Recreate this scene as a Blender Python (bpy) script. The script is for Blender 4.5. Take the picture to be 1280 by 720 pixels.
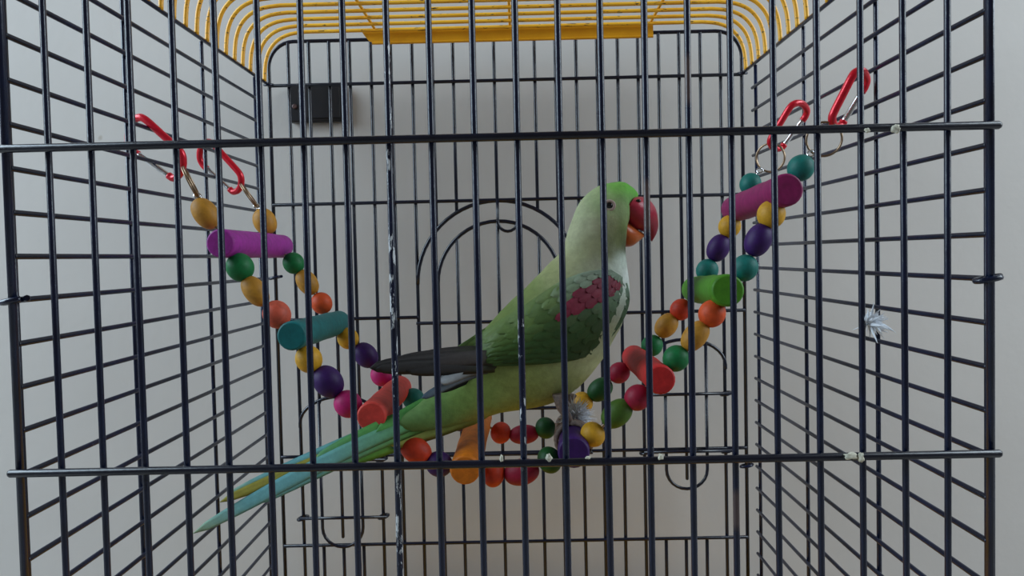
import bpy, bmesh, math, random
from mathutils import Vector, Matrix, noise, kdtree
random.seed(7)
for o in list(bpy.data.objects): bpy.data.objects.remove(o, do_unlink=True)
scene = bpy.context.scene
C = scene.collection
S = 0.027                                   # one bar spacing of the cage in metres; all layout below is in bar spacings

# ------------------------------------------------------------------ camera
CAM = Vector((11.9884, -19.9415, -0.0545)); YAW, PITCH, ROLL, F = -0.009, -0.0373, -0.0226, 1061.16
fw = Vector((math.sin(YAW)*math.cos(PITCH), math.cos(YAW)*math.cos(PITCH), math.sin(PITCH)))
r0 = Vector((math.cos(YAW), -math.sin(YAW), 0)); u0 = r0.cross(fw)
RT = math.cos(ROLL)*r0 + math.sin(ROLL)*u0; UP = -math.sin(ROLL)*r0 + math.cos(ROLL)*u0
cam = bpy.data.cameras.new('camera'); camo = bpy.data.objects.new('camera', cam); C.objects.link(camo)
cam.sensor_width = 36; cam.lens = F/1280*36; cam.clip_start = 0.02
m = Matrix((RT, UP, -fw)).transposed().to_4x4(); m.translation = CAM*S
camo.matrix_world = m
scene.camera = camo
# ------------------------------------------------------------------ world, window, added left fill, exposure
w = bpy.data.worlds.new('world'); scene.world = w; w.use_nodes = True
w.node_tree.nodes['Background'].inputs[0].default_value = (1.0, 0.88, 0.77, 1)
w.node_tree.nodes['Background'].inputs[1].default_value = 0.10
def area_light(name, loc, target, sx, sy, power, col):
    l = bpy.data.lights.new(name, 'AREA'); l.shape = 'RECTANGLE'; l.size = sx; l.size_y = sy; l.energy = power; l.color = col
    o = bpy.data.objects.new(name, l); C.objects.link(o); o.location = loc
    o.rotation_euler = (Vector(target)-Vector(loc)).to_track_quat('-Z', 'Y').to_euler(); return o
area_light('window_daylight', (2.4, -0.12, 0.95), (0.3, 0.4, 0.0), 1.1, 1.4, 50, (0.77, 0.90, 1.0))
area_light('added_left_fill', (-1.9, -0.12, 1.1), (0.3, 0.4, 0.0), 1.5, 1.7, 84, (0.69, 0.86, 1.0))  # added fill lamp, brightens the left part of the wall
vs = scene.view_settings; vs.view_transform = 'Standard'; vs.look = 'None'; vs.exposure = 0.0; vs.gamma = 1.0; vs.use_curve_mapping = False

# ------------------------------------------------------------------ helpers
D, DS, H0, SV = 21.72, 19.84, 0.209, 1.0427     # back panel depth, side panel depth, side wire datum and pitch
ZTOP, ZBOT = H0+8*SV, H0-17.0*SV
def at(px, py, Y):
    d = fw + RT*((px-640)/F) + UP*((360-py)/F)
    return CAM + d*((Y-CAM.y)/d.y)
def s2l(c): return tuple((x/12.92 if x <= .04045 else ((x+.055)/1.055)**2.4) for x in (v/255 for v in c))
def link(o, parent=None):
    C.objects.link(o)
    if parent:
        o.parent = parent
        o.matrix_parent_inverse = Matrix.Translation(-world_loc(parent))
    return o
def world_loc(o):
    v = Vector(o.location)
    while o.parent:                                # only translations in this scene's parents
        v = o.matrix_parent_inverse.translation + v + Vector(o.parent.location); o = o.parent
    return v
def thing(name, loc, label, cat, group=None):
    o = bpy.data.objects.new(name, None); C.objects.link(o); o.location = Vector(loc)*S; o.empty_display_size = .02
    return tag(o, label, cat, group)
def tag(o, label, cat, group=None):
    o['label'] = label; o['category'] = cat
    if group: o['group'] = group
    return o
class MB:
    """collects vertices (bar spacings) and faces, builds ONE mesh object"""
    def __init__(s): s.v = []; s.f = []; s.c = []
    def add(s, vs_, fs, col=None):
        n = len(s.v); s.v += [Vector(x) for x in vs_]; s.f += [tuple(i+n for i in f) for f in fs]
        if col is not None: s.c += (col if isinstance(col, list) else [col]*len(vs_))
    def mesh(s, name, mat, smooth=True):
        me = bpy.data.meshes.new(name); me.from_pydata([tuple(x*S) for x in s.v], [], s.f); me.update()
        bm = bmesh.new(); bm.from_mesh(me); bmesh.ops.recalc_face_normals(bm, faces=bm.faces); bm.to_mesh(me); bm.free()
        if smooth: me.polygons.foreach_set('use_smooth', [len(p.vertices) <= 4 for p in me.polygons])
        if s.c:
            a = me.color_attributes.new('pigment', 'FLOAT_COLOR', 'POINT')
            a.data.foreach_set('color', [x for c in s.c for x in (*c, 1)])
        for mm in (mat if isinstance(mat, list) else [mat]): me.materials.append(mm)
        return me
    def build(s, name, mat, parent=None, smooth=True):
        return link(bpy.data.objects.new(name, s.mesh(name, mat, smooth)), parent)
def tube(mb, pts, rad, n=8, closed=False, caps=True, col=None):
    pts = [Vector(p) for p in pts]; N = len(pts); R = rad if isinstance(rad, (list, tuple)) else [rad]*N
    V = []; Fc = []; prev = None
    for i, p in enumerate(pts):
        if closed: t = pts[(i+1) % N]-pts[i-1]
        else: t = pts[min(i+1, N-1)]-pts[max(i-1, 0)]
        t.normalize()
        if prev is None:
            a = Vector((0, 0, 1)) if abs(t.z) < .9 else Vector((0, 1, 0))
            nrm = (a - t*a.dot(t)).normalized()
        else: nrm = (prev - t*prev.dot(t)).normalized()
        prev = nrm; b = t.cross(nrm)
        for k in range(n):
            q = 2*math.pi*k/n; V.append(p + (nrm*math.cos(q)+b*math.sin(q))*R[i])
    for i in range(N if closed else N-1):
        j = (i+1) % N
        for k in range(n): Fc.append((i*n+k, i*n+(k+1) % n, j*n+(k+1) % n, j*n+k))
    if caps and not closed: Fc += [tuple(range(n))[::-1], tuple((N-1)*n+k for k in range(n))]
    mb.add(V, Fc, col)
def spline(P, n):
    """Catmull-Rom through a list of equal-length tuples, n samples per span"""
    out = []; P = [tuple(p) for p in P]
    for i in range(len(P)-1):
        a, b, c, d = P[max(i-1, 0)], P[i], P[i+1], P[min(i+2, len(P)-1)]
        for k in range(n):
            t = k/n
            out.append(tuple(.5*((2*q)+(-p+r)*t+(2*p-5*q+4*r-s_)*t*t+(-p+3*q-3*r+s_)*t**3) for p, q, r, s_ in zip(a, b, c, d)))
    out.append(P[-1]); return out

# ------------------------------------------------------------------ materials
def new_mat(name):
    mt = bpy.data.materials.new(name); mt.use_nodes = True
    nt = mt.node_tree; b = nt.nodes['Principled BSDF']; return mt, nt, b
def nd(nt, typ, **kw):
    n = nt.nodes.new(typ)
    for k, v in kw.items():
        if k.startswith('i_'): n.inputs[k[2:].replace('_', ' ')].default_value = v
        else: setattr(n, k, v)
    return n
def ramp(nt, src, stops):
    r = nt.nodes.new('ShaderNodeValToRGB'); e = r.color_ramp.elements
    while len(e) < len(stops): e.new(.5)
    for x, (p, c) in zip(e, stops): x.position = p; x.color = (*c, 1) if len(c) == 3 else c
    nt.links.new(src, r.inputs[0]); return r
def coords(nt, scale, kind='Object'):
    tc = nt.nodes.new('ShaderNodeTexCoord'); mp = nt.nodes.new('ShaderNodeMapping'); mp.inputs['Scale'].default_value = scale
    nt.links.new(tc.outputs[kind], mp.inputs[0]); return mp.outputs[0]
def bump(nt, b, src, dist, strength=.5):
    bp = nd(nt, 'ShaderNodeBump'); bp.inputs['Strength'].default_value = strength; bp.inputs['Distance'].default_value = dist
    nt.links.new(src, bp.inputs['Height']); nt.links.new(bp.outputs[0], b.inputs['Normal'])
def paint_mat(name, base, dark, chip, chip_lo, scale=(60, 60, 22), rust=None, rough=.27, zone=None):
    mt, nt, b = new_mat(name)
    co = coords(nt, (1, 1, 1))
    n1 = nd(nt, 'ShaderNodeTexNoise', i_Scale=30.0, i_Detail=3.0); nt.links.new(co, n1.inputs['Vector'])
    c1 = ramp(nt, n1.outputs[0], [(.3, dark), (.7, base)])
    co2 = coords(nt, scale, 'Object')
    oi = nd(nt, 'ShaderNodeObjectInfo')
    n2 = nd(nt, 'ShaderNodeTexNoise', noise_dimensions='4D', i_Scale=7.0, i_Detail=4.0, i_Roughness=.65); nt.links.new(co2, n2.inputs['Vector'])
    mw = nd(nt, 'ShaderNodeMath', operation='MULTIPLY'); mw.inputs[1].default_value = 37.0
    nt.links.new(oi.outputs['Random'], mw.inputs[0]); nt.links.new(mw.outputs[0], n2.inputs['W'])
    fac = ramp(nt, n2.outputs[0], [(chip_lo, (0, 0, 0)), (chip_lo+.025, (1, 1, 1))]).outputs[0]
    def zmask(z0, z1, soft=.004):
        sp = nd(nt, 'ShaderNodeSeparateXYZ'); nt.links.new(coords(nt, (1, 1, 1), 'Object'), sp.inputs[0])
        a = nd(nt, 'ShaderNodeMapRange'); a.inputs[1].default_value = z0; a.inputs[2].default_value = z0+soft
        c = nd(nt, 'ShaderNodeMapRange'); c.inputs[1].default_value = z1; c.inputs[2].default_value = z1-soft
        nt.links.new(sp.outputs[2], a.inputs[0]); nt.links.new(sp.outputs[2], c.inputs[0])
        mm = nd(nt, 'ShaderNodeMath', operation='MULTIPLY'); nt.links.new(a.outputs[0], mm.inputs[0]); nt.links.new(c.outputs[0], mm.inputs[1]); return mm.outputs[0]
    if zone:
        mm = nd(nt, 'ShaderNodeMath', operation='MULTIPLY'); nt.links.new(fac, mm.inputs[0]); nt.links.new(zmask(*zone), mm.inputs[1]); fac = mm.outputs[0]
    mx = nd(nt, 'ShaderNodeMix', data_type='RGBA'); nt.links.new(fac, mx.inputs[0]); nt.links.new(c1.outputs[0], mx.inputs[6]); mx.inputs[7].default_value = (*chip, 1)
    out = mx.outputs[2]
    if rust:
        r2 = nd(nt, 'ShaderNodeMix', data_type='RGBA'); nt.links.new(zmask(*rust, .006), r2.inputs[0]); nt.links.new(out, r2.inputs[6]); r2.inputs[7].default_value = (*s2l((78, 64, 64)), 1); out = r2.outputs[2]
    nt.links.new(out, b.inputs['Base Color']); b.inputs['Roughness'].default_value = rough
    b.inputs['Specular IOR Level'].default_value = .5
    bump(nt, b, n2.outputs[0], .0004, .4)
    return mt
NAVY, NAVYD = s2l((13, 26, 56)), s2l((7, 14, 34))
M = {}
M['bar'] = paint_mat('navy_painted_wire', NAVY, NAVYD, s2l((150, 155, 160)), .735)
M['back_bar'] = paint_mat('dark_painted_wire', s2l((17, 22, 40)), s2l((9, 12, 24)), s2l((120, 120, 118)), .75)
M['yellow'] = paint_mat('yellow_painted_wire', s2l((244, 186, 52)), s2l((230, 164, 34)), s2l((50, 42, 40)), .60, (12, 60, 60), rough=.4)
M['yellow_sheet'] = paint_mat('yellow_sheet_metal', s2l((222, 158, 22)), s2l((208, 142, 14)), s2l((70, 55, 30)), .75, (20, 20, 20), rough=.42)

def wood(name, rgb, sheen=.55):
    mt, nt, b = new_mat('stained_wood_'+name); c = tuple(x*.72 for x in s2l(rgb))
    co = coords(nt, (140, 140, 140))
    n = nd(nt, 'ShaderNodeTexNoise', i_Scale=1.0, i_Detail=5.0, i_Roughness=.6, i_Distortion=.4); nt.links.new(co, n.inputs['Vector'])
    r = ramp(nt, n.outputs[0], [(.3, tuple(x*.72 for x in c)), (.7, tuple(min(1, x*1.12) for x in c))])
    nt.links.new(r.outputs[0], b.inputs['Base Color']); b.inputs['Roughness'].default_value = sheen; b.inputs['Specular IOR Level'].default_value = .3
    bump(nt, b, n.outputs[0], .0004, .5); return mt
W = {k: wood(k, v) for k, v in dict(
    ochre=(205, 145, 48), green=(16, 120, 62), salmon=(226, 98, 72), teal=(16, 116, 118), teal_ball=(22, 122, 112), yellow=(228, 170, 40), purple=(62, 20, 100),
    magenta=(205, 32, 118), violet=(170, 48, 160), coral=(228, 72, 62), orange=(226, 124, 22), crimson=(170, 26, 60), olive=(82, 118, 38), darkgreen=(22, 84, 34),
    red=(212, 44, 44), lime=(82, 150, 32), plum=(150, 26, 96), tangerine=(232, 88, 36), vermilion=(220, 66, 34)).items()}
def simple(name, col, rough, metal=0.0, nscale=200, var=.15, bd=.0002):
    mt, nt, b = new_mat(name)
    n = nd(nt, 'ShaderNodeTexNoise', i_Scale=float(nscale), i_Detail=4.0); nt.links.new(coords(nt, (1, 1, 1)), n.inputs['Vector'])
    r = ramp(nt, n.outputs[0], [(.3, tuple(x*(1-var) for x in col)), (.7, tuple(min(1, x*(1+var)) for x in col))])
    nt.links.new(r.outputs[0], b.inputs['Base Color']); b.inputs['Roughness'].default_value = rough; b.inputs['Metallic'].default_value = metal
    if bd: bump(nt, b, n.outputs[0], bd, .3)
    return mt
M['red_alu'] = simple('red_anodised_metal', s2l((205, 22, 44)), .28, .25)
M['steel'] = simple('bright_steel', (.75, .76, .78), .22, 1.0)
M['ring'] = simple('dull_nickel', s2l((150, 128, 105)), .35, 1.0)
M['dropping'] = simple('dried_dropping', s2l((205, 203, 185)), .9, 0, 300, .3, .0006)
M['down'] = simple('white_down', s2l((232, 238, 246)), .9, 0, 300, .05, 0)
M['black'] = simple('black_plastic', s2l((15, 15, 21)), .45, 0, 120, .2)
M['tray'] = simple('yellow_plastic_tray', s2l((222, 165, 35)), .45, 0, 40, .08)
M['brown_mark'] = simple('copper_screw', s2l((84, 62, 60)), .5, .3)

def wall_mat():
    mt, nt, b = new_mat('painted_plaster')
    co = coords(nt, (1, 1, 1))
    n = nd(nt, 'ShaderNodeTexNoise', i_Scale=3.0, i_Detail=5.0); nt.links.new(co, n.inputs['Vector'])
    r = ramp(nt, n.outputs[0], [(.3, s2l((192, 187, 182))), (.7, s2l((200, 195, 190)))])
    v = nd(nt, 'ShaderNodeTexNoise', i_Scale=26.0, i_Detail=2.0); nt.links.new(co, v.inputs['Vector'])
    sp = ramp(nt, v.outputs[0], [(.76, (0, 0, 0)), (.80, (.55, .55, .55))])
    mx = nd(nt, 'ShaderNodeMix', data_type='RGBA'); nt.links.new(sp.outputs[0], mx.inputs[0]); nt.links.new(r.outputs[0], mx.inputs[6]); mx.inputs[7].default_value = (*s2l((150, 138, 118)), 1)
    nt.links.new(mx.outputs[2], b.inputs['Base Color']); b.inputs['Roughness'].default_value = .8
    n3 = nd(nt, 'ShaderNodeTexNoise', i_Scale=90.0, i_Detail=3.0); nt.links.new(co, n3.inputs['Vector']); bump(nt, b, n3.outputs[0], .001, .25)
    return mt
M['wall'] = wall_mat()
M['floor'] = simple('grey_floor', s2l((150, 145, 140)), .5, 0, 12, .1)

def pigment_mat(name, rough, nscale, amp, bd):
    mt, nt, b = new_mat(name)
    a = nd(nt, 'ShaderNodeVertexColor', layer_name='pigment')
    n = nd(nt, 'ShaderNodeTexNoise', i_Scale=float(nscale), i_Detail=5.0, i_Roughness=.65); nt.links.new(coords(nt, (1, 1, 1)), n.inputs['Vector'])
    r = ramp(nt, n.outputs[0], [(.25, (1-amp,)*3), (.75, (1+amp*.6,)*3)])
    mx = nd(nt, 'ShaderNodeMix', data_type='RGBA', blend_type='MULTIPLY'); mx.inputs[0].default_value = 1
    nt.links.new(a.outputs[0], mx.inputs[6]); nt.links.new(r.outputs[0], mx.inputs[7]); nt.links.new(mx.outputs[2], b.inputs['Base Color'])
    b.inputs['Roughness'].default_value = rough; b.inputs['Specular IOR Level'].default_value = .25
    if bd: bump(nt, b, n.outputs[0], bd, .5)
    return mt
M['plumage'] = pigment_mat('soft_plumage', .75, 160, .22, .0012)
M['feather'] = pigment_mat('feather_vane', .55, 220, .18, .0005)
M['beak'] = pigment_mat('beak_horn', .3, 120, .15, .0002)
M['foot'] = simple('scaly_foot_skin', s2l((128, 112, 104)), .65, 0, 420, .35, .0008)
M['pupil'] = simple('dark_pupil', (.006, .005, .005), .08, 0, 50, .05, 0)
M['iris'] = simple('pale_eye_ring', s2l((150, 128, 118)), .6, 0, 200, .1)

# ------------------------------------------------------------------ the setting
def slab(name, x0, x1, y0, y1, z0, z1, mat):
    mb = MB(); v = [(x, y, z) for x in (x0, x1) for y in (y0, y1) for z in (z0, z1)]
    mb.add(v, [(0, 1, 3, 2), (4, 6, 7, 5), (0, 4, 5, 1), (2, 3, 7, 6), (0, 2, 6, 4), (1, 5, 7, 3)])
    o = mb.build(name, mat, None, False); o['kind'] = 'structure'; return o
YW = D+2.4                                          # face of the wall behind the cage
ZF = ZBOT-3.0
slab('wall_back', -90, 115, YW, YW+4, ZF-1, 80, M['wall'])
slab('floor', -90, 115, -75, YW+4, ZF-1, ZF, M['floor'])

# ------------------------------------------------------------------ the cage
BR = .078                                           # wire radius
ZR = ZTOP+2.28                                      # top of the arched roof
cage = thing('bird_cage', (11.5, D/2, ZF), 'large navy wire bird cage with a yellow arched roof', 'cage')
_cyl = {}
def bar(name, a, b, r, mat, parent, wob=0.0):
    """a straight wire from a to b; alike wires share their mesh"""
    a, b = Vector(a), Vector(b); L = (b-a).length; key = (round(L, 3), r, mat.name)
    if key not in _cyl:
        mb = MB(); tube(mb, [(0, 0, -L/2), (0, 0, -L/2+r*.5), (0, 0, 0), (0, 0, L/2-r*.5), (0, 0, L/2)], [r*.75, r, r, r, r*.75], 10); _cyl[key] = mb.mesh('wire', mat)
    o = bpy.data.objects.new(name, _cyl[key]); link(o, parent)
    q = (b-a).to_track_quat('Z', 'Y')
    o.rotation_mode = 'QUATERNION'; o.rotation_quaternion = q
    o.location = (a+b)/2*S
    return o
def arch(x0, x1, y, z0, ztop, r, ns=8):
    """upright loop: up the left, rounded corners, down the right"""
    P = [(x0, y, z0), (x0, y, ztop-r)]
    P += [(x0+r-r*math.cos(t), y, ztop-r+r*math.sin(t)) for t in [math.pi/2*i/ns for i in range(1, ns+1)]]
    P += [(x1-r+r*math.sin(t), y, ztop-r+r*math.cos(t)) for t in [math.pi/2*i/ns for i in range(0, ns+1)]]
    P += [(x1, y, z0)]; return P
# --- front
mb = MB(); tube(mb, arch(0, 23, 0, ZBOT, ZR-.2, 1.25), BR*1.25, 10); tube(mb, [(0, 0, ZBOT), (23, 0, ZBOT)], BR*1.25, 10)
front = mb.build('front_grille', M['bar'], cage)
zc = (ZR-.2+ZBOT)/2*S
M['bar_chipped'] = paint_mat('navy_wire_heavily_chipped', NAVY, NAVYD, s2l((200, 205, 208)), .57, (45, 45, 11), zone=(-8.6*S-zc, 5.0*S-zc))
M['bar_chipped_low'] = paint_mat('navy_wire_chipped_low', NAVY, NAVYD, s2l((190, 194, 198)), .565, (45, 45, 14), zone=(-5.2*S-zc, -1.5*S-zc))
M['bar_rust'] = paint_mat('navy_wire_rust_high', NAVY, NAVYD, s2l((150, 155, 160)), .72, rust=(.35*S-zc, 1.75*S-zc))
M['bar_rust_high'] = paint_mat('navy_wire_grey_high', NAVY, NAVYD, s2l((150, 155, 160)), .72, rust=(3.3*S-zc, 4.6*S-zc))
M['bar_rust_low'] = paint_mat('navy_wire_rust_low', NAVY, NAVYD, s2l((150, 155, 160)), .72, rust=(-6.7*S-zc, -5.6*S-zc))
for i in range(1, 23):
    mt = {9: M['bar_chipped'], 12: M['bar_chipped_low'], 15: M['bar_rust'], 16: M['bar_rust_high'], 17: M['bar_rust_low']}.get(i, M['bar'])
    dx = random.uniform(-.03, .03)
    bar('upright_wire', (i+dx, 0, ZBOT), (i-dx, 0, ZR-.2), BR, mt, front)
for z in (2.713, -4.915, -12.5):
    bar('cross_wire', (-.18, -.17, z), (23.15, -.17, z), .098, M['back_bar'], front)
# --- sides
def side(x, sg):
    mb = MB()
    tube(mb, [(x, .17, ZTOP), (x, D-.35, ZTOP)], BR, 10)
    tube(mb, [(x, .17, ZBOT), (x, D-.35, ZBOT)], BR, 10)
    tube(mb, [(x+sg*.05, .19, ZBOT), (x+sg*.05, .19, ZTOP)], BR*1.15, 10)
    tube(mb, [(x+sg*.14, DS, ZBOT), (x+sg*.14, DS, ZTOP)], BR, 10)
    # eye of the top wire looped round the back frame
    c = Vector((x, D-.12, ZTOP)); tube(mb, [c+Vector((.2*math.cos(t), .2*math.sin(t), .05*math.sin(t))) for t in [2*math.pi*i/12 for i in range(12)]], BR*.8, 8, True)
    g = mb.build('side_grille', M['bar'], cage)
    for k in range(-7, 17):
        bar('cross_wire', (x, .12, H0-k*SV), (x, DS+.12, H0-k*SV), BR*.92, M['bar'], g)
    for j in (1, 2):
        bar('upright_wire', (x+sg*.15, DS*j/3, ZBOT), (x+sg*.15, DS*j/3, ZTOP), BR*.95, M['bar'], g)
    # open hook eyes that clip the panel to its neighbours
    for (y, z, rr) in ((.1, H0-1.0*SV, .2), (D, H0-10.4*SV, .2), (D, H0-1.0*SV, .2), (.1, H0+9.4*SV-2*SV, .26)):
        mb = MB(); P = [(x+rr*1.45*math.cos(t), y-.02+rr*.95*math.sin(t), z+.05*math.cos(t)) for t in [2*math.pi*i/18 for i in range(17)]]
        tube(mb, P, .075, 8); mb.build('hook_clip', M['bar'], g)
    return g
side(0, -1); side(23, 1)
# --- back
RB = BR*1.1
mb = MB(); tube(mb, arch(0, 23, D, ZBOT, ZR-.2, 1.25), BR*1.15, 10); tube(mb, [(0, D, ZBOT), (23, D, ZBOT)], BR*1.15, 10)
back = mb.build('back_grille', M['back_bar'], cage)
def zb(px, py): return at(px, py, D).z
ZA = zb(625, 353); ZDB = zb(610, 566)               # springing of the door arch, foot of the door
Z1, Z2, Z3, Z4, Z5 = zb(630, 101), zb(630, 250), zb(630, 394), zb(630, 565), zb(630, 676)
AL, AR = zb(432, 495), zb(856, 424)                 # tops of the two feeder hatches
def arc_z(x, xc, zc_, r): return zc_+math.sqrt(max(0, r*r-(x-xc)**2))
for i in range(1, 23):
    dx = random.uniform(-.03, .03); x = i-.02
    spans = [(ZBOT, ZR-.2)]
    if i in (7, 15): spans = [(ZBOT, ZR-.2)]
    elif 8 <= i <= 14: spans = [(ZBOT, ZDB), (arc_z(i, 11, ZA, 4), ZR-.2)]
    elif 2 <= i <= 4: spans = [(ZBOT, Z5), (AL-(.35 if i != 3 else 0), ZR-.2)]
    elif 19 <= i <= 21: spans = [(ZBOT, Z5), (AR-(.35 if i != 20 else 0), ZR-.2)]
    for a, b in spans: bar('upright_wire', (x+dx, D, a), (x-dx if len(spans) == 1 else x+dx, D, b), RB, M['back_bar'], back)
def cross(x0, x1, z): bar('cross_wire', (x0, D-.14, z), (x1, D-.14, z), RB, M['back_bar'], back)
cross(0, 23, Z1); cross(0, 23, Z2); cross(0, 7, Z3); cross(15, 23, Z3); cross(0, 1, Z4); cross(5, 22, Z4); cross(22, 23, Z4); cross(0, 23, Z5)
mb = MB()
tube(mb, [(11+4*math.cos(t), D-.1, ZA+4*math.sin(t)) for t in [math.pi*i/28 for i in range(29)]], RB*1.15, 10)
mb.build('door_arch', M['back_bar'], back)
# arched door inside the opening
mb = MB()
P = [(8, D-.16, ZDB)]+[(11-3*math.cos(t), D-.16, ZA+3*math.sin(t)) for t in [math.pi*i/24 for i in range(25)]]+[(14, D-.16, ZDB)]
tube(mb, P, RB*1.1, 10, True)
door = mb.build('door', M['back_bar'], cage)
for i in range(9, 14): bar('upright_wire', (i-.02, D-.16, ZDB), (i-.02, D-.16, arc_z(i, 11, ZA, 3)), RB, M['back_bar'], door)
for z in (zb(600, 402), zb(660, 509)): bar('cross_wire', (6.9, D-.3, z), (15.1, D-.3, z), RB, M['back_bar'], door)
bar('cross_wire', (6.2, D-.3, ZDB-.02), (15.4, D-.3, ZDB-.02), RB, M['back_bar'], door)
mb = MB(); zu = zb(632, 283)
tube(mb, [(11, D-.25, ZA+4.1), (11, D-.25, zu+.3)]+[(11.48-.48*math.cos(t), D-.25, zu+.25-.5*math.sin(t)) for t in [math.pi*i/10 for i in range(11)]]+[(11.96, D-.25, ZA+4.0)], RB*.9, 8)
mb.build('latch', M['back_bar'], door)
# feeder hatches: an arched opening, a sliding three-wire flap with two cross wires looped round the uprights
def hatch(x0, ztop, ztip, zc1, zc2):
    mb = MB()
    tube(mb, [(x0, D-.1, ztop-1.5)]+[(x0+2-2*math.cos(t), D-.1, ztop-1.3+1.3*math.sin(t)) for t in [math.pi*i/16 for i in range(17)]]+[(x0+4, D-.1, ztop-1.5)], RB, 8)
    tube(mb, [(x0+1, D-.3, ztop-.2), (x0+1, D-.3, ztip+.95)]+[(x0+2-math.cos(t), D-.3, ztip+.95-.95*math.sin(t)) for t in [math.pi*i/12 for i in range(1, 12)]]+[(x0+3, D-.3, ztip+.95), (x0+3, D-.3, ztop-.2)], RB*.95, 8)
    h = mb.build('feeder_hatch', M['back_bar'], cage)
    bar('upright_wire', (x0+2, D-.3, ztip+.45), (x0+2, D-.3, ztop), RB*.95, M['back_bar'], h)
    for z in (zc1, zc2):
        mb = MB(); tube(mb, [(x0-.1, D-.42, z), (x0+4.2, D-.42, z)], RB*.95, 8)
        for x in (x0, x0+4): tube(mb, [(x+.24*math.cos(t), D-.12+.3*math.sin(t), z-.06+.06*math.cos(t)) for t in [2*math.pi*i/14 for i in range(14)]], RB*.85, 8, True)
        mb.build('slide_wire', M['back_bar'], h)
hatch(1, AL, zb(432, 681), zb(430, 573), zb(430, 644))
hatch(18, AR, zb(854, 609), zb(856, 491), zb(856, 562))
# --- roof
mb = MB()
for x in (5.36, 11.8, 18.5): tube(mb, [(x, .3, ZR+.1), (x, D-1.0, ZR+.1)], BR*.9, 8)
roof = mb.build('roof_grille', M['yellow'], cage)
mb = MB(); P = []
half = [(.05, 0), (.08, .5), (.16, 1.0), (.36, 1.5), (.76, 1.93), (1.35, 2.19), (2.1, 2.28)]
half = [(a, b) for a, b in spline(half, 3)]
prof = [(a, ZTOP+b) for a, b in half]+[(23-a, ZTOP+b) for a, b in half[::-1]]
tube(mb, [(a, 0, b) for a, b in prof], BR*1.15, 8); rw = mb.mesh('roof_wire', M['yellow'])
for j in range(20):
    o = link(bpy.data.objects.new('roof_wire', rw), roof); o.location = (0, (D-.95-j*1.065)*S, 0)
# yellow sheet-metal lip hanging at the back of the roof
mb = MB(); yl = D-.75
out = [(4.7, ZR+.03), (4.85, ZR-.2), (5.05, ZR-.45), (5.3, ZR-.55), (18.62, ZR-.55), (18.62, ZR+.03)]
for dy in (0, .09): mb.v += [Vector((x, yl+dy, z)) for x, z in out]
n = len(out); mb.f += [tuple(range(n)), tuple(range(2*n-1, n-1, -1))]+[(i, (i+1) % n, n+(i+1) % n, n+i) for i in range(n)]
tube(mb, [(5.2, yl+.03, ZR-.56), (18.62, yl+.03, ZR-.56)], .07, 8)
mb.build('roof_lip', M['yellow_sheet'], cage, False)
# --- base tray the grilles stand in
mb = MB()
def rect(o, z): return [(-.5-o, -.5-o, z), (23.5+o, -.5-o, z), (23.5+o, D+.5+o, z), (-.5-o, D+.5+o, z)]
rings = [rect(0, ZBOT+.25), rect(.25, ZBOT+.3), rect(.1, ZF), ]
inn = [rect(-.2, ZBOT+.2), rect(-.3, ZF+.3)]
for r_ in rings+inn: mb.v += [Vector(p) for p in r_]
def quads(a, b): return [(4*a+i, 4*a+(i+1) % 4, 4*b+(i+1) % 4, 4*b+i) for i in range(4)]
mb.f += quads(0, 1)+quads(1, 2)+quads(0, 3)+quads(3, 4)+[(8, 9, 10, 11), (16, 17, 18, 19)]
mb.build('base_tray', M['tray'], cage, False)
# --- dried droppings on the cross wires
def blob(name, p, r, mat, parent, sc=(1, 1, 1), seed=0):
    bm = bmesh.new(); bmesh.ops.create_icosphere(bm, subdivisions=3, radius=1)
    for v in bm.verts:
        k = 1+.55*noise.noise(v.co*1.6+Vector((seed, 0, 0)))
        v.co = Vector((v.co.x*sc[0], v.co.y*sc[1], v.co.z*sc[2]))*k*r
    mb = MB(); bm.verts.ensure_lookup_table(); mb.add([v.co+Vector(p) for v in bm.verts], [[v.index for v in f.verts] for f in bm.faces]); bm.free()
    return mb.build(name, mat, parent)
for i, (px, py, r, sc) in enumerate([(1120, 161, .13, (1, .8, .9)), (1063, 570, .11, (2.0, .9, .9)), (1076, 572, .11, (.9, .9, 1.3)), (826, 571, .08, (1, .8, 1.3)), (686, 572, .09, (1, .8, 1.2)), (627, 573, .07, (.7, .8, 1.6)), (735, 572, .06, (1.4, .8, .7)), (1084, 163, .08, (1, .8, .8))]):
    blob('dried_dropping', at(px, py, -.26), r*.78, M['dropping'], front, sc, i*3.1)

# ------------------------------------------------------------------ black holder on the wall behind the cage
a0, a1 = at(360, 107, YW-.5), at(429, 151, YW-.5)
hold = thing('wall_box', ((a0.x+a1.x)/2, YW, a1.z), 'small black rectangular box fixed to the wall behind the cage', 'wall box')
def bevel_box(x0, x1, y0, y1, z0, z1, bv, name, mat, parent):
    bm = bmesh.new(); bmesh.ops.create_cube(bm, size=1)
    for v in bm.verts: v.co = Vector(((x0+x1)/2+v.co.x*(x1-x0), (y0+y1)/2+v.co.y*(y1-y0), (z0+z1)/2+v.co.z*(z1-z0)))
    bmesh.ops.bevel(bm, geom=bm.edges, offset=bv, segments=3, affect='EDGES')
    mb = MB(); bm.verts.index_update(); mb.add([v.co.copy() for v in bm.verts], [[v.index for v in f.verts] for f in bm.faces]); bm.free()
    return mb.build(name, mat, parent, False)
bevel_box(a0.x, a1.x, YW-.5, YW+.02, a1.z, a0.z, .06, 'case', M['black'], hold)
bevel_box(a0.x+.5, a1.x-.12, YW-.56, YW-.46, a1.z+.15, a0.z-.15, .03, 'cover', M['black'], hold)
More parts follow.
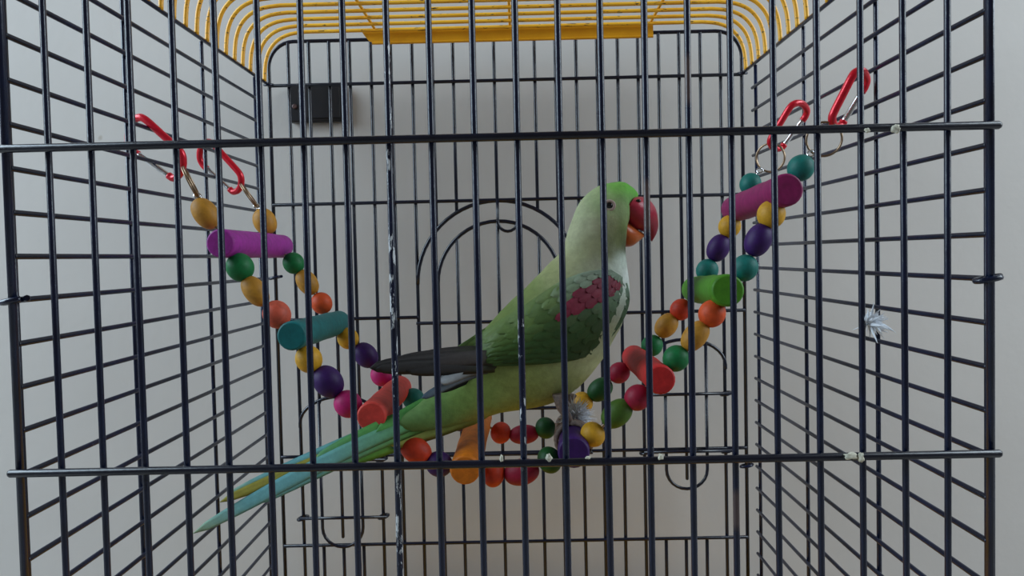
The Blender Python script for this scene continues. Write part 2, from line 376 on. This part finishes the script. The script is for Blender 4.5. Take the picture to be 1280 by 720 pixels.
mb = MB(); c = at(368, 133, YW-.55); tube(mb, [c+Vector((0, .1, 0)), c+Vector((0, 0, 0)), c-Vector((0, .03, 0))], [.13, .13, .08], 12); mb.build('screw', M['brown_mark'], hold)

# ------------------------------------------------------------------ the bead bridge
def YN(px): return 7.6-1.2*(px-257)/744             # depth of the two strands: hung a little skew
def YFAR(px): return 13.1-1.3*(px-331)/607
toy = thing('bead_bridge', at(620, 590, 9.7), 'hanging swing bridge of coloured wooden beads and dowels, slung on red carabiners', 'bird toy')
near = [  # px, py, radius along the strand, radius across, colour; None marks where a dowel sits
    (257, 267, 20, 15, 'ochre'), None, (300, 334, 17, 17, 'green'), (319, 364, 20, 14, 'ochre'), (346, 393, 17, 17, 'salmon'), None,
    (386, 449, 16.5, 16.5, 'yellow'), (410, 477, 20, 18, 'purple'), (435, 505, 17, 17, 'magenta'), None,
    (492, 548, 16, 16, 'teal_ball'), (520, 563, 19, 16, 'vermilion'), (549, 580, 16, 16, 'purple'), None,
    (617, 592, 13, 17, 'vermilion'), (652, 590, 21, 16.5, 'crimson'), (687, 575, 14, 17, 'darkgreen'), None,
    (741, 543, 14, 16, 'yellow'), (771, 517, 20, 16, 'olive'), (797, 497, 16, 16, 'crimson'), None,
    (845, 448, 16, 16, 'green'), (869, 420, 20, 14.5, 'ochre'), (890, 392, 16.5, 16.5, 'tangerine'), None,
    (931, 335, 16, 16, 'teal_ball'), (948, 300, 20, 16, 'purple'), (964, 268, 17, 17, 'yellow'), None, (1001, 210, 16, 16, 'teal_ball')]
far = [
    (331, 277, 16, 14, 'ochre'), None, (367, 329, 13, 13, 'green'), (384, 353, 16, 12.5, 'ochre'), (402, 379, 13, 13, 'tangerine'), None,
    (435, 423, 13, 13, 'yellow'), (457, 444, 16, 14, 'purple'), (477, 469, 13.5, 13.5, 'magenta'), None,
    (517, 499, 13.5, 13.5, 'teal_ball'), (546, 515, 16, 13, 'vermilion'), (575, 526, 13, 13, 'purple'), None,
    (626, 541, 12, 13.5, 'vermilion'), (655, 543, 17.5, 12, 'crimson'), (682, 535, 12, 13.5, 'darkgreen'), None,
    (728, 503, 12, 13.5, 'yellow'), (750, 487, 16, 13.5, 'darkgreen'), (774, 466, 13, 13, 'crimson'), None,
    (815, 432, 13, 13, 'green'), (833, 407, 15.5, 13, 'ochre'), (851, 387, 13, 13, 'vermilion'), None,
    (884, 338, 13.5, 13.5, 'teal_ball'), (898, 310, 16.5, 13.5, 'purple'), (912, 283, 13.5, 13.5, 'yellow'), None, (938, 230, 13, 13, 'teal_ball')]
logs = [  # near end px, far end px, colour, radius
    ((275, 304), (353, 308), 'violet', .46), ((364, 420), (424, 403), 'teal', .47), ((464, 521), (500, 484), 'coral', .47), ((581, 588), (600, 521), 'orange', .48),
    ((717, 566), (718, 514), 'purple', .5), ((826, 475), (792, 446), 'red', .46), ((910, 363), (868, 362), 'lime', .50), ((984, 237), (917, 262), 'plum', .50)]
def bead(p, axis, ra, rc, mat):
    mb = MB(); axis = axis.normalized(); q = axis.to_track_quat('Z', 'Y'); n, mrows = 18, 12; V = []; Fc = []
    hole = .12
    for i in range(mrows+1):
        t = -math.pi/2+hole*1.6+(math.pi-hole*3.2)*i/mrows
        z = math.sin(t); rr = math.cos(t)
        if ra > rc*1.12: z = math.copysign(abs(z)**1.05, z); rr = rr**.85
        for k in range(n):
            a = 2*math.pi*k/n; V.append(p + q @ Vector((rr*rc*math.cos(a), rr*rc*math.sin(a), z*ra)))
    for i in range(mrows):
        for k in range(n): Fc.append((i*n+k, i*n+(k+1) % n, (i+1)*n+(k+1) % n, (i+1)*n+k))
    Fc += [tuple(range(n))[::-1], tuple(mrows*n+k for k in range(n))]
    mb.add(V, Fc); return mb.build('bead', mat, toy)
logpts = []
for (a, b, col, r) in logs: logpts.append((at(a[0], a[1], YN(a[0])-.75), at(b[0], b[1], YFAR(b[0])+.75)))
strand_ends = []
for row, Y in ((near, YN), (far, YFAR)):
    pts = []; li = 0
    for e in row:
        if e is None:
            A, B = logpts[li]; li += 1; yy_ = Y(logs[li-1][0 if Y is YN else 1][0]); t = (yy_-A.y)/(B.y-A.y); pts.append(A+(B-A)*t)
        else: pts.append(at(e[0], e[1], Y(e[0])))
    for i, e in enumerate(row):
        if e is None: continue
        k = (Y(e[0])-CAM.y)/F; ax = pts[min(i+1, len(pts)-1)]-pts[max(i-1, 0)]
        bead(pts[i], ax, e[2]*k*1.08, e[3]*k*1.02, W[e[4]])
    mb = MB(); tube(mb, spline([tuple(p) for p in pts], 3), .05, 6); mb.build('strand_wire', M['ring'], toy)
    strand_ends.append((pts[0], pts[-1]))
for (A, B), (_, _, col, r) in zip(logpts, logs):
    d = (B-A).normalized(); L = (B-A).length; mb = MB()
    st = [(0, r*.86), (.03, r*.96), (.1, r)]+[(L*j/8, r*(1+.025*math.sin(j*2.3+L))) for j in range(1, 8)]+[(L-.1, r), (L-.03, r*.96), (L, r*.86)]
    tube(mb, [A+d*s_ for s_, _ in st], [q for _, q in st], 22); o = mb.build('dowel', W[col], toy)
# carabiners: a rounded triangle of red metal with a sprung steel gate, clipped over a side wire
def carabiner(A, B, wdir, wid):
    ax = (B-A); L = ax.length; ax.normalize(); wv = (wdir-ax*wdir.dot(ax)).normalized(); rr = .125
    # loop in (along, across): spine on one side, gate on the other
    red = [(.86*L, -.26*wid), (.95*L, -.40*wid), (1.0*L, -.18*wid), (1.0*L, .12*wid), (.93*L, .38*wid), (.8*L, .46*wid), (.5*L, .5*wid), (.2*L, .54*wid), (.08*L, .46*wid), (0, .2*wid), (-.01*L, -.12*wid), (.05*L, -.44*wid), (.16*L, -.56*wid), (.26*L, -.55*wid)]
    red[0] = (.84*L, -.46*wid); red[1] = (.93*L, -.42*wid)
    to = lambda p: A+ax*p[0]+wv*p[1]
    mb = MB(); tube(mb, [to(p) for p in spline(red, 4)], rr, 10); o = mb.build('carabiner', M['red_alu'], toy)
    mb = MB(); tube(mb, [to((.86*L, -.46*wid)), to((.80*L, -.47*wid)), to((.3*L, -.54*wid)), to((.22*L, -.55*wid))], [rr*.8, rr*.72, rr*.72, rr*.9], 10)
    mb.build('gate', M['steel'], o); return o
def key_ring(c, r, nrm):
    n_ = nrm.normalized(); a = n_.orthogonal().normalized(); b = n_.cross(a); mb = MB()
    for dz in (-.03, .03): tube(mb, [c+n_*dz+(a*math.cos(t)+b*math.sin(t))*r for t in [2*math.pi*i/28 for i in range(28)]], .035, 6, True)
    return mb.build('split_ring', M['ring'], toy)
def eyelet(p, q):
    mb = MB(); d = (q-p).normalized(); tube(mb, [p, p+(q-p)*.6], .05, 6)
    c = q; a = d.orthogonal().normalized(); b = d
    tube(mb, [c+(a*math.cos(t)+b*math.sin(t))*.11 for t in [2*math.pi*i/12 for i in range(12)]], .035, 6, True); mb.build('eyelet', M['steel'], toy)
# left pair
carabiner(at(163, 160, 8.1), at(227, 211, 7.8), at(215, 160, 7.4)-at(180, 210, 8.4), 1.2)
carabiner(at(252, 185, 13.6), at(300, 233, 13.2), at(300, 190, 12.9)-at(260, 225, 14.2), 1.05)
carabiner(at(1079, 91, 6.2), at(1043, 156, 6.4), at(1040, 110, 5.7)-at(1080, 140, 7.2), .8)
carabiner(at(1003, 131, 11.4), at(967, 184, 11.9), at(970, 150, 11.0)-at(1000, 170, 12.2), 1.0)
edge_on = lambda p, q: (q-p).cross((p-CAM).normalized()+Vector((.06, 0, 0)))
key_ring((at(230, 211, 7.75)+at(247, 245, 7.65))/2, .54, edge_on(at(230, 211, 7.75), at(247, 245, 7.65)))
key_ring((at(302, 231, 13.2)+at(321, 258, 13.1))/2, .54, edge_on(at(302, 231, 13.2), at(321, 258, 13.1)))
key_ring(at(1030, 174, 6.4), .52, Vector((.25, 1, .2)))
key_ring(at(963, 197, 11.8), .52, Vector((.6, 1, .1)))
eyelet(at(252, 255, 7.6), at(247, 245, 7.65)); eyelet(at(326, 266, 13.1), at(321, 258, 13.1))
eyelet(at(1003, 203, 6.4), at(1014, 192, 6.4)); eyelet(at(940, 222, 11.8), at(950, 213, 11.8))

# ------------------------------------------------------------------ the parakeet
Y0 = 8.7
def YC(px):                                            # the body's mid plane: the bird stands skew, tail towards the front
    return Y0+(.0128*(px-640) if px < 640 else .006*(px-640))
bird = thing('parakeet', at(705, 530, Y0), 'green parakeet with a large red beak and maroon shoulder patch, perched on the bead bridge', 'bird')
def idw(samples, u, v, p=3.2):
    num = [0, 0, 0]; den = 0
    for (a, b, c) in samples:
        wgt = 1/(((u-a)**2+(v-b)**2)+30)**(p/2); den += wgt
        for i in range(3): num[i] += wgt*c[i]
    return tuple(x/den for x in num)
def L(*c):
    g = .3*c[0]+.6*c[1]+.1*c[2]; return tuple(y*.86 for y in s2l(tuple(g+(x-g)*.78 for x in c)))
body_col = [
    (800, 245, L(78, 184, 30)), (785, 235, L(88, 184, 36)), (765, 232, L(104, 178, 52)), (742, 240, L(150, 180, 112)), (722, 258, L(160, 182, 124)),
    (785, 252, L(96, 156, 62)), (772, 262, L(128, 164, 92)), (748, 256, L(140, 172, 104)), (760, 280, L(158, 176, 116)), (740, 285, L(166, 180, 130)), (775, 285, L(120, 152, 72)),
    (715, 290, L(162, 178, 124)), (735, 308, L(156, 170, 112)), (770, 303, L(126, 148, 80)), (780, 309, L(70, 86, 44)), (755, 318, L(120, 138, 84)), (725, 318, L(150, 166, 106)),
    (775, 325, L(212, 248, 222)), (783, 345, L(226, 255, 238)), (765, 335, L(200, 230, 202)), (740, 332, L(170, 186, 142)), (705, 325, L(158, 172, 110)),
    (785, 375, L(176, 206, 178)), (690, 335, L(142, 160, 88)), (660, 360, L(112, 142, 58)), (630, 390, L(100, 134, 48)), (605, 415, L(96, 130, 46)),
    (760, 430, L(170, 204, 150)), (742, 458, L(178, 208, 138)), (720, 480, L(160, 190, 100)), (690, 495, L(158, 184, 92)), (660, 480, L(148, 184, 80)),
    (640, 500, L(150, 182, 76)), (610, 490, L(130, 174, 66)), (580, 500, L(112, 166, 62)), (550, 510, L(98, 158, 66)), (600, 520, L(150, 176, 66)), (520, 525, L(96, 156, 70))]
body_col = body_col[:3]+[(a, b, (c[0]*1.04, c[1]*.91, c[2]*.98)) for a, b, c in body_col[3:]]
st = [ # dorsal u,v  ventral u,v  half width
    (796, 248, 780, 275, .10), (797, 241, 774, 300, .40), (789, 233, 777, 311, .68), (775, 227, 780, 316, 1.02), (747, 233, 781, 321, 1.16), (724, 254, 782, 328, 1.16), (712, 284, 784, 340, 1.16),
    (701, 314, 786, 360, 1.34), (674, 342, 782, 390, 1.58), (641, 374, 767, 424, 1.66), (612, 404, 747, 457, 1.58), (597, 428, 716, 489, 1.40), (588, 452, 682, 506, 1.15),
    (566, 474, 640, 513, .92), (536, 494, 590, 525, .70), (512, 512, 548, 536, .50), (496, 524, 515, 540, .25)]
rings = spline(st, 4); NS = 30
mb = MB(); uvw = []
for (du, dv, vu, vv, hw) in rings:
    for k in range(NS):
        t = 2*math.pi*k/NS; c, s_ = math.cos(t), math.sin(t)
        u = (du+vu)/2+(du-vu)/2*c; v = (dv+vv)/2+(dv-vv)/2*c
        y = hw*math.copysign(abs(s_)**.9, s_)
        p = at(u, v, YC(u)); p = Vector((p.x, YC(u)+y, p.z))
        p += Vector((1, 0, 1))*0 + Vector((noise.noise(p*2.2), noise.noise(p*2.2+Vector((9, 0, 0))), noise.noise(p*2.2+Vector((0, 9, 0)))))*.035
        mb.v.append(p); uvw.append((u, v, y))
        mb.c.append(idw(body_col, u, v))
NR = len(rings)
for i in range(NR-1):
    for k in range(NS): mb.f.append((i*NS+k, i*NS+(k+1) % NS, (i+1)*NS+(k+1) % NS, (i+1)*NS+k))
mb.f += [tuple(range(NS)), tuple((NR-1)*NS+k for k in range(NS))[::-1]]
body = mb.build('body', M['plumage'], bird)
bv = list(mb.v)
kd = kdtree.KDTree(len(uvw))
for i_, (u_, v_, y_) in enumerate(uvw):
    if y_ <= 0: kd.insert((u_, v_, 0), i_)
kd.balance()
def body_half(px, py):
    num = den = 0
    for co_, i_, d_ in kd.find_n((px, py, 0), 5):
        w_ = 1/(d_+1.5); num += w_*abs(uvw[i_][2]); den += w_
    return num/den
def surf(px, py, sgn=-1):
    """depth of the body's surface where the sight line through a point of the outline meets it"""
    best = min((i for i in range(len(uvw)) if uvw[i][2]*sgn > 0), key=lambda i: (uvw[i][0]-px)**2+(uvw[i][1]-py)**2)
    return uvw[best][2]
# beak
def mandible(name, stn, cols, parent):
    R_ = spline(stn, 4); mb = MB(); n = 16
    for j, (du, dv, vu, vv, hw) in enumerate(R_):
        f_ = j/(len(R_)-1)
        for k in range(n):
            t = 2*math.pi*k/n; c, s_ = math.cos(t), math.sin(t)
            u = (du+vu)/2+(du-vu)/2*c; v = (dv+vv)/2+(dv-vv)/2*c; p = at(u, v, YC(u))
            mb.v.append(Vector((p.x, YC(u)+hw*s_, p.z))); mb.c.append(tuple(a+(b-a)*f_ for a, b in zip(*cols)))
    for i in range(len(R_)-1):
        for k in range(n): mb.f.append((i*n+k, i*n+(k+1) % n, (i+1)*n+(k+1) % n, (i+1)*n+k))
    mb.f += [tuple(range(n)), tuple((len(R_)-1)*n+k for k in range(n))]
    return mb.build(name, M['beak'], parent)
up_b = mandible('upper_beak', [(792, 246, 774, 268, .78), (804, 246, 781, 277, .80), (813, 251, 791, 286, .68), (820, 262, 800, 288, .52), (823, 279, 806, 291, .30), (821, 291, 810, 296, .17), (815, 302, 812, 299, .04)], (L(206, 44, 66), L(176, 32, 58)), bird)
mandible('lower_beak', [(777, 272, 773, 303, .62), (788, 279, 779, 308, .64), (797, 287, 789, 308, .50), (803, 291, 798, 302, .22), (807, 293, 805, 296, .06)], (L(222, 84, 30), L(228, 112, 36)), bird)
mb = MB(); c = at(798, 251, YC(798)-.74); bmv = []
for i in range(7):
    for k in range(10):
        t = -math.pi/2+math.pi*i/6; a = 2*math.pi*k/10; bmv.append(c+Vector((.09*math.cos(t)*math.cos(a), .05*math.cos(t)*math.sin(a), .06*math.sin(t))))
mb.add(bmv, [(i*10+k, i*10+(k+1) % 10, (i+1)*10+(k+1) % 10, (i+1)*10+k) for i in range(6) for k in range(10)]); mb.build('nostril', M['pupil'], up_b)
# eyes: bare ring of skin, pale iris and dark pupil
def ball(mb, c, r, sc=(1, 1, 1)):
    V = []; n = 14
    for i in range(9):
        for k in range(n):
            t = -math.pi/2+math.pi*i/8; a = 2*math.pi*k/n; V.append(c+Vector((r*sc[0]*math.cos(t)*math.cos(a), r*sc[1]*math.cos(t)*math.sin(a), r*sc[2]*math.sin(t))))
    mb.add(V, [(i*n+k, i*n+(k+1) % n, (i+1)*n+(k+1) % n, (i+1)*n+k) for i in range(8) for k in range(n)])
ey = abs(surf(761, 257))
for sgn in (-1, 1):
    e = at(761.5, 257, YC(761)); e = Vector((e.x, YC(761)+sgn*ey*1.03, e.z))
    if sgn == -1: e = at(761.5, 257, YC(761)-ey*1.06)
    mb = MB(); tube(mb, [e+Vector((.165*math.cos(t), sgn*.04, .15*math.sin(t))) for t in [2*math.pi*i/18 for i in range(18)]], .055, 8, True); ring_ = mb.build('eye_ring', M['iris'], bird)
    mb = MB(); ball(mb, e+Vector((0, -sgn*.02, 0)), .15, (1, .8, 1)); mb.build('eye', M['pupil'], ring_)

# --- wings
WU = spline([(764, 337), (735, 339), (700, 352), (660, 378), (612, 408), (572, 434)], 8)
WL = spline([(783, 349), (787, 378), (772, 412), (738, 444), (692, 454), (630, 458)], 8)
def wpx(u, v):
    x = u*(len(WU)-1); i = min(int(x), len(WU)-2); t = x-i
    a = [WU[i][j]+(WU[i+1][j]-WU[i][j])*t for j in (0, 1)]; b = [WL[i][j]+(WL[i+1][j]-WL[i][j])*t for j in (0, 1)]
    return a[0]+(b[0]-a[0])*v, a[1]+(b[1]-a[1])*v
def wing_pt(u, v, sgn, h=0.0):
    px, py = wpx(min(max(u, 0), 1.08), v)
    cl_ = min(max(v, 0), 1)
    env = math.sin(math.pi*(.12+.76*cl_))**.7                           # wing stands off the flank, edges tucked in
    y = sgn*(body_half(px, py)*.97+.10+.16*env+h)
    p = at(px, py, YC(px)-abs(y))
    return Vector((p.x, YC(px)+y, p.z)), px, py
RED = [(702, 396), (706, 381), (728, 362), (746, 348), (764, 346), (778, 350), (778, 362), (760, 375), (742, 386), (722, 392)]
def inside(p, poly):
    r_ = False; n_ = len(poly)
    for i in range(n_):
        (x1, y1), (x2, y2) = poly[i], poly[i-1]
        if (y1 > p[1]) != (y2 > p[1]) and p[0] < (x2-x1)*(p[1]-y1)/(y2-y1)+x1: r_ = not r_
    return r_
wing_col = [(a, b, tuple(x*.8 for x in c)) for a, b, c in [(735, 345, L(150, 172, 142)), (712, 352, L(142, 166, 128)), (720, 365, L(136, 160, 118)), (765, 342, L(140, 168, 140)), (784, 365, L(118, 150, 120)), (783, 385, L(96, 138, 96)), (770, 400, L(84, 126, 76)),
    (690, 365, L(118, 146, 70)), (660, 390, L(104, 136, 54)), (690, 390, L(88, 124, 52)), (635, 410, L(98, 132, 48)), (610, 425, L(104, 136, 50)), (700, 415, L(60, 104, 40)), (740, 405, L(62, 106, 50)), (755, 425, L(54, 100, 46)),
    (720, 435, L(48, 92, 36)), (680, 440, L(56, 100, 38)), (650, 435, L(70, 112, 38)), (620, 445, L(72, 112, 36)), (650, 452, L(48, 84, 28)), (600, 455, L(60, 90, 30))]]
def wcol(px, py):
    return L(150, 40, 66) if inside((px, py), RED) else idw(wing_col, px, py)
def make_wing(sgn):
    mb = MB(); nu, nv = 26, 16
    for lay in (0, -.16):
        for i in range(nu+1):
            for j in range(nv+1):
                p, px, py = wing_pt(i/nu, j/nv, sgn, lay); mb.v.append(p); mb.c.append(wcol(px, py))
    N1 = (nu+1)*(nv+1); ix = lambda l, i, j: l*N1+i*(nv+1)+j
    for l in (0, 1):
        for i in range(nu):
            for j in range(nv): mb.f.append((ix(l, i, j), ix(l, i+1, j), ix(l, i+1, j+1), ix(l, i, j+1)))
    for i in range(nu):
        for j in (0, nv): mb.f.append((ix(0, i, j), ix(0, i+1, j), ix(1, i+1, j), ix(1, i, j)))
    for j in range(nv):
        for i in (0, nu): mb.f.append((ix(0, i, j), ix(0, i, j+1), ix(1, i, j+1), ix(1, i, j)))
    wg = mb.build('wing', M['feather'], bird)
    # overlapping covert feathers lying over the wing like shingles
    mb = MB(); rows = 13
    for rI in range(rows):
        u0_ = .86-.86*rI/(rows-1)
        nf = 7 if u0_ > .45 else 9
        for c_ in range(nf):
            v0 = (c_+.5+(.5 if rI % 2 else 0))/nf
            if v0 > 1.0: continue
            ln = .10+.10*u0_; hwid = .66/nf
            _, cx_, cy_ = wing_pt(u0_+ln*.5, v0, sgn); base = wcol(cx_, cy_); jt = random.uniform(.86, 1.12)
            nL, nW = 5, 4
            lo = []; n0 = len(mb.v)
            for a in range(nL+1):
                f_ = a/nL; wd = hwid*(math.sin(math.pi*min(.5, .28+f_*.4))**.7 if f_ < .62 else math.sqrt(max(.02, 1-((f_-.62)/.4)**2)))
                for b in range(nW+1):
                    g = b/nW*2-1
                    p, px, py = wing_pt(u0_+ln*f_+.004*abs(g), min(1.0, max(0, v0+g*wd)), sgn, .015+.05*f_-.02*g*g)
                    mb.v.append(p); k_ = jt*(1-.10*max(0, f_-.75)*4*.6); mb.c.append(tuple(x*k_ for x in base))
            for a in range(nL):
                for b in range(nW):
                    q = n0+a*(nW+1)+b; mb.f.append((q, q+1, q+nW+2, q+nW+1))
    cv = mb.build('covert_feathers', M['feather'], wg); cv['kind'] = 'stuff'
    return wg
near_wing = make_wing(-1); far_wing = make_wing(1)
def feather(name, pts, wid, cols, parent, thick=.035, fold=.12, tipsharp=.6):
    """a vane along root-mid-tip: raised shaft, two webs; pts are (px, py, depth)"""
    cl = spline(pts, 7); n = len(cl); mb = MB(); P = [at(c[0], c[1], YC(c[0])+c[2]) for c in cl]
    for i, p in enumerate(P):
        t = (P[min(i+1, n-1)]-P[max(i-1, 0)]).normalized(); view = Vector((0, 1, 0)); s_ = t.cross(view).normalized(); nn = s_.cross(t)
        f_ = i/(n-1); k = min(1, .55+f_*1.8) if f_ < 1-tipsharp*.5 else max(.03, math.sqrt(max(0, 1-((f_-(1-tipsharp*.5))/(tipsharp*.5))**2)))
        h = wid*k/2*(CAM-p).length/F
        x = f_*(len(cols)-1); ci = min(int(x), len(cols)-2); col = tuple(a+(b-a)*(x-ci) for a, b in zip(cols[ci], cols[ci+1]))
        for (g, dz, m_) in ((-1, fold*h, .9), (-.5, fold*h*.4, 1), (0, -thick, 1.18), (.5, fold*h*.4, 1), (1, fold*h, .9), (0, thick*1.2, .9)):
            mb.v.append(p+s_*(g*h)+Vector((0, dz, 0))); mb.c.append(tuple(a*m_ for a in col))
    for i in range(n-1):
        for k in range(6):
            a, b = [0, 1, 2, 3, 4, 5][k], [1, 2, 3, 4, 5, 0][k]; mb.f.append((i*6+a, i*6+b, (i+1)*6+b, (i+1)*6+a))
    mb.f += [(0, 1, 2, 3, 4, 5), tuple((n-1)*6+k for k in range(6))]
    return mb.build(name, M['feather'], parent)
DK, DK2, GR = L(62, 58, 58), L(48, 46, 46), L(70, 84, 44)
for (root, mid, tip, wd, yy, cols) in [
    ((640, 446), (560, 449), (462, 460), 15, -.85, [GR, DK, DK2]), ((640, 452), (565, 456), (470, 461), 14, -.95, [GR, DK2, DK2]), ((636, 444), (562, 444), (490, 453), 13, -.72, [GR, DK, DK]),
    ((640, 440), (575, 441), (522, 447), 12, -.66, [GR, DK, DK]), ((650, 456), (580, 460), (508, 464), 12, -1.05, [GR, DK2, DK2]), ((650, 452), (596, 448), (540, 456), 15, -1.12, [GR, L(78, 72, 70), DK])]:
    feather('flight_feather', [(*root, yy*1.1), (*mid, yy), (*tip, yy*.8)], wd*1.35, cols, near_wing)
for (root, mid, tip, wd, yy, cols) in [
    ((640, 456), (590, 462), (549, 478), 17, -1.0, [DK2, L(120, 126, 128), L(176, 186, 196)]), ((622, 458), (575, 474), (527, 498), 11, -.85, [DK2, L(110, 124, 136), L(70, 92, 112)]),
    ((630, 458), (585, 472), (548, 488), 15, -.7, [DK2, L(24, 28, 26), L(30, 34, 34)])]:
    feather('flight_feather', [(*root, yy), (*mid, yy), (*tip, yy)], wd, cols, far_wing)
# --- tail
G1, G2, TB, TP, YG, YL = L(96, 172, 52), L(76, 164, 66), L(104, 184, 190), L(160, 190, 140), L(150, 178, 72), L(166, 158, 48)
for (root, mid, tip, wd, yy, cols) in [
    ((604, 492), (430, 566), (241, 667), 17, -.22, [G1, G2, L(96, 172, 128), TB, TB, TP]), ((600, 484), (440, 553), (280, 623), 19, .05, [G1, G1, G2, TB, TB, TP]),
    ((580, 500), (420, 567), (274, 628), 14, -.06, [YG, YG, YL, YL, YL, YL]), ((606, 500), (450, 564), (318, 630), 16, -.1, [YG, G1, L(96, 172, 120), TB, TB]),
    ((612, 506), (520, 542), (415, 582), 24, .1, [YG, YG, G1, G2]), ((600, 484), (500, 527), (392, 576), 22, -.12, [G1, G1, G2, L(96, 170, 110)]),
    ((616, 508), (560, 528), (486, 556), 26, -.02, [YG, YG, YG, YL]), ((604, 478), (545, 503), (470, 540), 22, -.16, [G1, G1, G2, G2])]:
    feather('tail_feather', [(*root, yy), (*mid, yy), (*tip, yy)], wd*1.1, cols, bird, fold=.2, tipsharp=.95)
# --- legs: two toes forward, two back, closed round the purple dowel
A5, B5 = logpts[4]
def foot(Y, hipx):
    t = (Y-A5.y)/(B5.y-A5.y); c = A5+(B5-A5)*t; r = logs[4][3]
    mb = MB(); hip = at(hipx, 492, Y); ank = c+Vector((-.12, 0, r+.12))
    tube(mb, [hip, (hip+ank)/2+Vector((-.1, 0, 0)), ank, ank+Vector((.02, 0, -.12))], [.27, .18, .125, .08], 12)
    lg = mb.build('leg', M['foot'], bird)
    for (dy, a0_, a1_, rr) in ((-.26, 100, -25, .105), (.16, 100, -40, .105), (-.12, 100, 225, .10), (.30, 100, 215, .095)):
        mb = MB(); P = []; R_ = []
        for i in range(9):
            f_ = i/8; a = math.radians(a0_+(a1_-a0_)*f_)
            P.append(c+Vector((math.cos(a)*(r+.085), dy*min(1, f_*2.2), math.sin(a)*(r+.085)))); R_.append(rr*(1-.35*f_)*(1+.1*math.sin(f_*18)))
        tube(mb, P, R_, 10); toe = mb.build('toe', M['foot'], lg)
        d = (P[-1]-P[-2]).normalized(); mb = MB(); inw = (c-P[-1]); inw.y = 0; inw.normalize()
        tube(mb, [P[-1]-d*.03, P[-1]+d*.1, P[-1]+d*.2+inw*.03, P[-1]+d*.26+inw*.08], [.06, .05, .03, .006], 8); cl = mb.build('claw', M['pupil'], lg)
foot(Y0-.75, 700); foot(Y0+.9, 712)

# ------------------------------------------------------------------ white down caught on the cage and the dowel
def tuft(name, p, dirs, ln, n, label, seed):
    random.seed(seed); mb = MB(); p = Vector(p)
    for i in range(n):
        d = Vector(dirs)*.75+Vector((random.gauss(0, .55), random.gauss(0, .45), random.gauss(0, .5))); d.normalize()
        l_ = ln*random.uniform(.5, 1.1); q = Vector((random.gauss(0, .3), random.gauss(0, .3), random.gauss(0, .3)))
        s0 = p+Vector((random.gauss(0, .05), random.gauss(0, .05), random.gauss(0, .05)))
        tube(mb, [s0+d*l_*f_+q*l_*f_*f_*.6 for f_ in (0, .25, .5, .75, 1)], [.022, .034, .028, .018, .005], 5)
    o = mb.build(name, M['down']); return tag(o, label, 'feather')
tuft('down_feather', at(1086, 402, .1), (.8, 0, -.1), .48, 70, 'wisp of white down caught on an upright wire of the cage front', 3)
t5 = (9.0-A5.y)/(B5.y-A5.y); c5 = A5+(B5-A5)*t5
tuft('down_feather', at(718, 520, 8.6), (.5, -.1, .02), .55, 650, 'crumpled white down tuft on the purple dowel beside the parakeet foot', 5)
